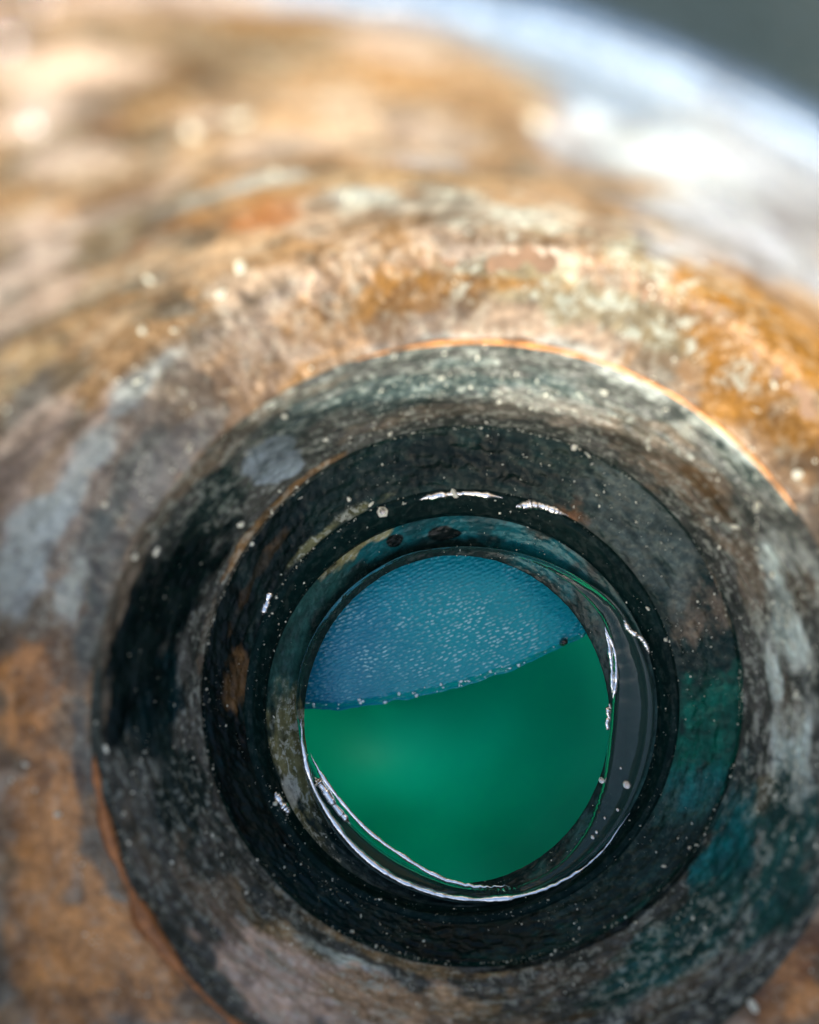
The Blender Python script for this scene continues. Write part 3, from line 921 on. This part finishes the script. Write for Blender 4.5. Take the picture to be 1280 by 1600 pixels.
# its stiff backing reaches under the pipe and rests on the tub walls
import bmesh
def slab(name, poly, z0, z1, mat, parent, bev=0.0008):
    bm = bmesh.new()
    lo = [bm.verts.new((x, y, z0)) for x, y in poly]
    hi = [bm.verts.new((x, y, z1)) for x, y in poly]
    n = len(poly)
    bm.faces.new(hi)
    bm.faces.new(lo[::-1])
    for i in range(n):
        bm.faces.new((lo[i], lo[(i + 1) % n], hi[(i + 1) % n], hi[i]))
    bmesh.ops.recalc_face_normals(bm, faces=bm.faces)
    bmesh.ops.bevel(bm, geom=bm.edges[:], offset=bev, segments=2, affect='EDGES', profile=0.5)
    me = bpy.data.meshes.new(name)
    bm.to_mesh(me)
    bm.free()
    return link(name, me, mat, parent, False)
kk = DB / FOC
poly = [((x - 640) * kk, -(e - 800) * kk + 0.0006) for x, e in list(zip(X, E))[::12]]
x0, y0 = poly[0]
x1, y1 = poly[-1]
poly = [(-0.118, y0)] + poly + [(0.148, y1 + .01), (0.148, 0.076), (-0.118, 0.076)]
slab('backing_board', poly, ZC - 0.1898, ZC - 0.1866, simple("blue_backing", (0.01, 0.10, 0.17), 0.5), bsheet, 0.0004)
# beads of water along the cut edge
ebx = rng.uniform(480, 935, 46)
pts, sz = [], []
for x in ebx:
    y = np.interp(x, X, E) + rng.normal(-3, 4)
    xi, yi = int(np.argmin(abs(X - x))), rng.integers(3, 16)
    pts.append(PB[xi, yi] + np.array([0, 0, 0.0001]))
    sz.append(rng.uniform(0.8, 3.4) * kk)
M_DEW = simple("dew", (0.75, 0.9, 0.95), 0.08, 0.0, 1.0, 900, 0.1, 0)
o = link('dew', crumbs_mesh('dew', np.array(pts), np.array(sz), 8), M_DEW, bsheet)
o["kind"] = "stuff"

# small black pellet on the edge of the sheet
me = crumbs_mesh('black_pellet', np.zeros((1, 3)), np.array([1.0]), 2)
pel = link('black_pellet', me, M_PELLET)
md = pel.modifiers.new("sub", 'SUBSURF')
md.levels = md.render_levels = 2
s = 11 * kk
pel.scale = (s * 1.25, s, s)
pel.location = at(881, 1003, DB - 0.0036)
pel.rotation_euler = (0, 0, math.radians(25))
tag(pel, "tiny black pellet stuck on the right end of the blue sheet edge", "pellet")

# ------------------------------------------------------------------ green tub under the pipe
tub_c = (0.015, -0.060)
HW, HD = 0.125, 0.13
gt = N("green_plastic")
ob = gt.n('ShaderNodeTexCoord').outputs['Object']
gn = gt.ramp(gt.noise(ob, 14, 2, 0.45, 0.0), [(0.32, 0.0), (0.68, 1.0)])
gcol = gt.mix(gn, (0.0, 0.29, 0.165, 1), (0.0, 0.56, 0.35, 1))
gt.l(gcol, gt.p.inputs['Base Color'])
gt.set(Roughness=0.5, Specular_IOR_Level=0.1)
tr = gt.n('ShaderNodeBsdfTranslucent')
gt.l(gt.mix(gn, (0.0, 0.58, 0.36, 1), (0.0, 0.66, 0.42, 1)), tr.inputs[0])
ms = gt.n('ShaderNodeMixShader')
ms.inputs[0].default_value = 0.5
gt.l(gt.p.outputs[0], ms.inputs[1])
gt.l(tr.outputs[0], ms.inputs[2])
gt.l(ms.outputs[0], gt.t.nodes['Material Output'].inputs[0])
M_GREEN = gt.m
M_GREEN_DARK = simple("dark_green_wall", (0.0, 0.05, 0.03), 0.6)  # right and back walls coloured darker to deepen the shade inside
tub = empty('green_tub', (tub_c[0], tub_c[1], 0.0))
tag(tub, "translucent green plastic tub glowing below the round hole, lower half of the opening", "tub")
def rect(cx, cy, hx, hy):
    return [(cx - hx, cy - hy), (cx + hx, cy - hy), (cx + hx, cy + hy), (cx - hx, cy + hy)]
slab('tub_floor', rect(*tub_c, HW, HD), 0.003, 0.006, M_GREEN, tub)
# smooth hump added to the floor so the green dims towards the right
r_ = np.linspace(0, 1, 40)
a_ = np.linspace(0, 2 * math.pi, 96, endpoint=False)
A_, R_ = np.meshgrid(a_, r_, indexing='ij')
hx_, hy_, _ = at(600, 1160, 0.25)
PH = np.stack([hx_ + 0.075 * R_ * np.cos(A_), hy_ + 0.065 * R_ * np.sin(A_), 0.0058 + 0.044 * (np.cos(np.pi * R_) * .5 + .5)], -1)
link('floor_hump', grid_mesh('floor_hump', PH, flip=True), M_GREEN, tub)
zt = ZC - 0.1900
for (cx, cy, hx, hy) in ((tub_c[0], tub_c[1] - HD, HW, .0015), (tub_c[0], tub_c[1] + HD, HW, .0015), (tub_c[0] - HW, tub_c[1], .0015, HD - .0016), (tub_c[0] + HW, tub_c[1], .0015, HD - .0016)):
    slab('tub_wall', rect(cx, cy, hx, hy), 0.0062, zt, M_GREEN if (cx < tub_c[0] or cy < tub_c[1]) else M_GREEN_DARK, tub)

# ------------------------------------------------------------------ beads of water on the rim, out of focus
M_DROP = simple("rim_droplet", (0.92, 0.92, 0.95), 0.12, 1.0, 0.0, 300, 0.05, 0)
dm = bpy.data.meshes.new('water_droplet')
bm = bmesh.new()
bmesh.ops.create_uvsphere(bm, u_segments=16, v_segments=10, radius=1)
bm.to_mesh(dm)
bm.free()
dm.materials.append(M_DROP)
dm.polygons.foreach_set("use_smooth", np.ones(len(dm.polygons), dtype=bool))
for k, (x, y, r) in enumerate(DROPS):
    dd = bpy.data.objects.new('water_droplet', dm)
    d = wall_depth(x, y)
    s = r / FOC * d
    dd.scale = (s, s, s * .8)
    dd.location = at(x, y, d - 0.0004)
    COL.objects.link(dd)
    tag(dd, DROP_LABELS[k], "droplet", "sparkling droplets on the pipe rim")

# ------------------------------------------------------------------ ground
g = N("dark_ground")
ob = g.n('ShaderNodeTexCoord').outputs['Object']
n1 = g.noise(ob, 9, 6, 0.6)
g.l(g.ramp(n1, [(0.3, (0.13, 0.145, 0.10, 1)), (0.7, (0.21, 0.22, 0.165, 1))]), g.p.inputs['Base Color'])
g.set(Roughness=0.9)
g.l(g.bump(g.noise(ob, 160, 5, 0.7), 0.6, 0.004), g.p.inputs['Normal'])
me = bpy.data.meshes.new('ground')
me.from_pydata([(-30, -30, 0), (30, -30, 0), (30, 30, 0), (-30, 30, 0)], [], [(0, 1, 2, 3)])
tag(link('ground', me, g.m, None, False), "dark olive ground out of focus beyond the pipe rim", None, None, "structure")
